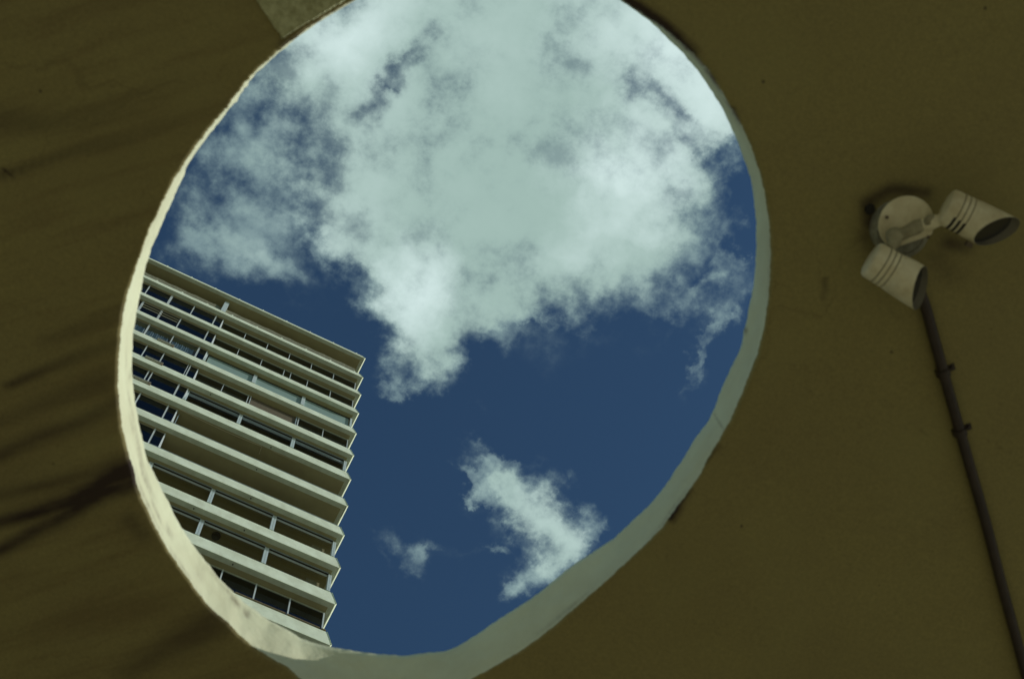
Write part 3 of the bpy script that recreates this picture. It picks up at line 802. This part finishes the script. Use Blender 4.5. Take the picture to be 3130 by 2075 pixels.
# small shutters stored at the right ends of two loggias
for n in (8, 9):
    zl = cz(n + 1) + parapet_h(n + 1)
    T('shutter', 5.95, 6.45, .62, .68, zl - 1.2, zl + .85, M['wall'], bev=.008)
# drainage spouts below the lip
for n, xs in [(8, [3.2]), (9, [3.3, 1.4]), (10, [3.25]), (7, [3.1]), (6, [3.4]), (5, [.3])]:
    for x in xs: T('drain_spout', x - .02, x + .02, .09, .13, cz(n) - .05, cz(n) - .013, M['dark'])

# ------------------------------------------------------------------ twin spotlight on the ceiling
def P3(x, y, h):
    """point seen at (x, y) of the photograph, h metres below the ceiling"""
    p = onz(x, y, ZL - h); return Vector((p[0], p[1], p[2] + EYE[2]))
Q7 = lambda x, y: (2580 + x / 3.733, 540 + y / 3.733)
bc = P3(*Q7(595, 590), 0.0)
spot = thing('twin_spotlight', (bc.x, bc.y, ZC), 'dirty cream twin spotlight with two slanted cylinder heads screwed to the olive ceiling', 'spotlight')
def loc(p): return Vector(p) - Vector((bc.x, bc.y, ZC))
def lathe(prof, seg=48, cut=None, axis='X'):
    """prof: list of (x along the axis, radius); cut(phi, x) may shift x"""
    v = []; f = []
    for x, r in prof:
        for k in range(seg):
            a = 2 * math.pi * k / seg
            xx = cut(a, x, r) if cut else x
            v.append((xx, r * math.cos(a), r * math.sin(a)))
    for i in range(len(prof) - 1):
        for k in range(seg):
            f.append((i * seg + k, i * seg + (k + 1) % seg, (i + 1) * seg + (k + 1) % seg, (i + 1) * seg + k))
    return v, f
RB = .0595
box_prof = [(0.0, RB + .006), (.003, RB + .006), (.006, RB), (.045, RB), (.048, RB - .002), (.048, RB - .010), (.046, RB - .011), (.046, .0)]
v, f = lathe(box_prof, 56)
v = [(y, z_, -x + .004) for x, y, z_ in v]
jb = link('junction_box', autosmooth(mesh('junction_box', v, f)), M['galv'], spot)
# cover plate: disc with one side cut straight, slightly tipped
vv = []; seg = 64
A0 = P3(*Q7(640, 790), .056); B0 = P3(*Q7(1010, 660), .056); pc = P3(*Q7(715, 545), .056)
ch = Vector((B0.x - A0.x, B0.y - A0.y)).normalized(); nrm = Vector((ch.y, -ch.x))
if nrm.dot(Vector((A0.x - pc.x, A0.y - pc.y))) < 0: nrm = -nrm
hd = nrm.dot(Vector((A0.x - pc.x, A0.y - pc.y)))
def plate(r, z_):
    out = []
    for k in range(seg):
        a = 2 * math.pi * k / seg; d = Vector((math.cos(a) * r, math.sin(a) * r)); e = d.dot(nrm)
        if e > hd: d = d - nrm * (e - hd)
        tip = .05 * d.dot(nrm)
        out.append((pc.x - bc.x + d.x, pc.y - bc.y + d.y, z_ - tip))
    return out
v = plate(RB + .001, -.050) + plate(RB + .001, -.054) + plate(RB - .002, -.056) + plate(RB - .007, -.0555) + [(pc.x - bc.x, pc.y - bc.y, -.0575)]
f = []
for i in range(3):
    for k in range(seg): f.append((i * seg + k, i * seg + (k + 1) % seg, (i + 1) * seg + (k + 1) % seg, (i + 1) * seg + k))
for k in range(seg): f.append((3 * seg + k, 3 * seg + (k + 1) % seg, 4 * seg))
f.append(tuple(range(seg))[::-1])
cp = link('cover_plate', autosmooth(mesh('cover_plate', v, f), 30), M['spot'], spot)
for q in [(490, 465), (960, 690)]:
    p = loc(P3(*Q7(*q), .058))
    v, f = lathe([(0, 0), (0, .0035), (-.004, .0035), (-.005, 0)][::-1], 12); v = [(p.x + y, p.y + z_, p.z - x - .002) for x, y, z_ in v]
    link('screw', mesh('screw', v, f), M['screw'], cp)
# raised boss on the plate that carries both arms
pts = [loc(P3(*Q7(560, 690), .064)), loc(P3(*Q7(700, 640), .062)), loc(P3(*Q7(830, 575), .062)), loc(P3(*Q7(900, 540), .064))]
me = autosmooth(mesh('arm_boss', *tube(pts, [.016, .013, .016, .012], 16)), 60)
link('arm_boss', me, M['spot_dirty'], spot)
def arm(name, pl, rr, mat):
    v, f = tube([loc(p) for p in pl], rr, 16); me = autosmooth(mesh(name, v, f), 60); return link(name, me, mat, spot)
a1 = arm('arm', [P3(*Q7(560, 640), .070), P3(*Q7(580, 690), .082), P3(*Q7(570, 760), .092), P3(*Q7(520, 820), .098)], [.016, .017, .014, .010], M['spot_dirty'])
a2 = arm('arm', [P3(*Q7(880, 560), .062), P3(*Q7(960, 530), .070), P3(*Q7(1010, 515), .074), P3(*Q7(1080, 500), .078), P3(*Q7(1170, 480), .080)], [.011, .016, .016, .013, .012], M['spot'])
def knob(par, q, h, r_):
    p = loc(P3(*Q7(*q), h)); bm = bmesh.new(); bmesh.ops.create_uvsphere(bm, u_segments=20, v_segments=12, radius=r_)
    bmesh.ops.scale(bm, vec=(1, 1, .7), verts=bm.verts)
    me = bpy.data.meshes.new('knuckle'); bm.to_mesh(me); bm.free()
    for pg in me.polygons: pg.use_smooth = True
    o = link('knuckle', me, M['spot_dirty'], par); o.location = p
knob(a1, (575, 690), .088, .0175); knob(a2, (990, 515), .076, .0165)

def head(rear, front, hr, hf, long_px, cutamt, slots=None, flare=1.0, R0=.0385, mix=(1, 0)):
    """one spotlight head from rear cap to shade mouth"""
    a = loc(P3(*Q7(*rear), hr)); b = loc(P3(*Q7(*front), hf))
    ax = (b - a); Ln = ax.length; ax.normalize()
    q = loc(P3(*Q7(*long_px), hf)) - b; q -= ax * q.dot(ax); q.normalize()
    u_ = Vector((0, 0, 1)); u_ -= ax * u_.dot(ax); u_.normalize(); q = q * mix[0] + u_ * mix[1]; q.normalize()      # side on which the shade is long
    w = ax.cross(q)
    Mx = Matrix(((ax.x, q.x, w.x, a.x), (ax.y, q.y, w.y, a.y), (ax.z, q.z, w.z, a.z), (0, 0, 0, 1)))
    R1 = R0 * flare
    xg = Ln * .22
    prof = [(0, 0), (0, R0 * .80), (.002, R0 * .92), (.006, R0 * .98), (.012, R0)]
    for k in range(3):
        x = xg + k * .0115
        prof += [(x - .0008, R0 + k * .0002), (x, R0 - .0016), (x + .0011, R0 - .0016), (x + .0019, R0 + .0004)]
    prof += [(xg + .034, R0 + .001), (xg + .0355, R0 + .0018), (Ln * .75, R1), (Ln, R1 + .0005)]
    def cut(a_, x, r):
        t = max(0.0, (x - xg - .032) / (Ln - xg - .032)); return x + t * cutamt * math.cos(a_)
    v, f = lathe(prof, 64, cut)
    v = [Mx @ Vector(p) for p in v]
    hd_ = link('lamp_head', autosmooth(mesh('lamp_head', v, f), 32), M['spot'], spot)
    v, f = lathe([(Ln, R1 + .0005), (Ln + .0003, R1 - .0010), (Ln * .75, R1 - .0024), (xg + .045, R0 - .002)], 64, cut)
    v = [Mx @ Vector(p) for p in v]
    link('shaded_inside', autosmooth(mesh('shaded_inside', v, f), 32), M['inside_dark'], hd_)  # inner face coloured dark; shade inside the head is put into the colour
    for k in range(3):
        x = xg + k * .0115
        v, f = lathe([(x - .0002, R0 - .0012), (x, R0 + .0002), (x + .0012, R0 + .0002), (x + .0014, R0 - .0012)], 64)
        link('groove_ring', autosmooth(mesh('groove_ring', [Mx @ Vector(p) for p in v], f)), M['grime'], hd_)
    v, f = lathe([(Ln - .013, 0), (Ln - .013, R0 * .6), (Ln - .013, R1 - .0030), (Ln - .022, R1 - .0030)], 48, lambda a_, x, r: x + cutamt * .9 * math.cos(a_) * r / R1)
    v = [Mx @ Vector(p) for p in v]
    link('void_disc', autosmooth(mesh('void_disc', v, f)), M['lens'], hd_)  # dark disc across the mouth; the deep void's shade is its colour
    if slots:
        for k in range(3):
            x = xg + k * .0115 - .0045; v = []; f = []; m_ = 14
            for i in range(m_ + 1):
                an = math.radians(slots[0] + (slots[1] - slots[0]) * i / m_ + k * 2)
                for xx, rr in ((x, R0 - .001), (x, R0 + .0007), (x + .0058, R0 + .0007), (x + .0058, R0 - .001)):
                    v.append((xx, rr * math.cos(an), rr * math.sin(an)))
            for i in range(m_):
                for j in range(4): f.append((4 * i + j, 4 * i + (j + 1) % 4, 4 * i + 4 + (j + 1) % 4, 4 * i + 4 + j))
            f += [(3, 2, 1, 0), (4 * m_, 4 * m_ + 1, 4 * m_ + 2, 4 * m_ + 3)]
            link('vent_slot_shade', mesh('vent_slot_shade', [Mx @ Vector(p) for p in v], f), M['dark'], hd_)  # proud dark strips; the recessed slots' shade is put into their colour
    return Mx, Ln, hd_
H1 = head((295, 930), (868, 1272), .100, .128, (800, 1420), .027, None, 1.09, R0=.0408, mix=(.6, .8))
H2 = head((1150, 330), (1745, 625), .080, .108, (1850, 480), .042, (165, 232), 1.04, R0=.0408, mix=(.55, .83))
p = loc(P3(*Q7(1425, 775), .104))
box('catch', p.x - .008, p.x + .008, p.y - .005, p.y + .005, p.z - .004, p.z + .006, M['screw'], H2[2], bev=.001)
# knock-out hole and old fixing at the side of the box
p = loc(P3(*Q7(290, 370), .0))
v, f = lathe([(.0, .0), (.0, .011), (.006, .012), (.010, .010), (.010, 0)], 20); v = [(p.x + y, p.y + z_, -x + .002) for x, y, z_ in v]
link('rubber_plug', autosmooth(mesh('rubber_plug', v, f)), M['dark'], spot)

# ------------------------------------------------------------------ conduit
pl = [(2790, 830), (2829, 936), (2884, 1139), (2934.6, 1319), (3013, 1593), (3067, 1804), (3122, 2007), (3200, 2300), (3330, 2790), (3600, 3800)]
r_ = .0120
pw = [P3(x, y, r_ + .002) for x, y in pl]
dense = []
for i in range(len(pw) - 1):
    for k in range(6): dense.append(pw[i].lerp(pw[i + 1], k / 6))
dense.append(pw[-1])
o3 = pw[0]
con = thing('conduit_pipe', o3, 'dark metal conduit pipe running along the ceiling away from the spotlight', 'pipe')
link('tube', autosmooth(mesh('tube', *tube([p - o3 for p in dense], r_, 20))), M['conduit'], con)
for (x, y), dx in [((2884, 1139), 1), ((2935, 1321), 1)]:
    c = P3(x, y, r_ + .002) - o3
    d = (pw[3] - pw[2]).normalized(); s_ = Vector((-d.y, d.x, 0)).normalized()
    if s_.dot(Vector((RC[0][0], RC[0][1], 0))) < 0: s_ = -s_
    v = []; f = []; m_ = 18; wd = .008
    arc = [(-1.55, 0.0)] + []
    prof = [(-(r_ + .0035), .0125)] + [((r_ + .003) * math.cos(a_), -(r_ + .003) * math.sin(a_)) for a_ in np.linspace(math.pi, 0, m_)] + [(r_ + .0035, .0125), (r_ + .020, .0128)]
    inn = [(-(r_ + .0005), .0125)] + [((r_ + .0004) * math.cos(a_), -(r_ + .0004) * math.sin(a_)) for a_ in np.linspace(math.pi, 0, m_)] + [(r_ + .0005, .0142), (r_ + .020, .0142)]
    n = len(prof)
    for sgn in (-1, 1):
        for pr in (prof, inn):
            for u_, h_ in pr: v.append(c + s_ * u_ + Vector((0, 0, h_)) + d * wd * sgn)
    for i in range(n - 1):
        f += [(i, i + 1, 2 * n + i + 1, 2 * n + i), (n + i, 3 * n + i, 3 * n + i + 1, n + i + 1), (i, n + i, n + i + 1, i + 1), (2 * n + i, 2 * n + i + 1, 3 * n + i + 1, 3 * n + i)]
    f += [(0, 2 * n, 3 * n, n), (n - 1, 2 * n - 1, 4 * n - 1, 3 * n - 1)]
    cl = link('pipe_clamp', mesh('pipe_clamp', v, f), M['conduit'], con)
    q = c + s_ * (r_ + .012)
    v, f = lathe([(0, 0), (0, .0045), (.007, .0045), (.008, 0)], 12); v = [(q.x + y, q.y + z_, q.z + .0128 - x) for x, y, z_ in v]
    link('screw', mesh('screw', v, f), M['conduit'], cl)
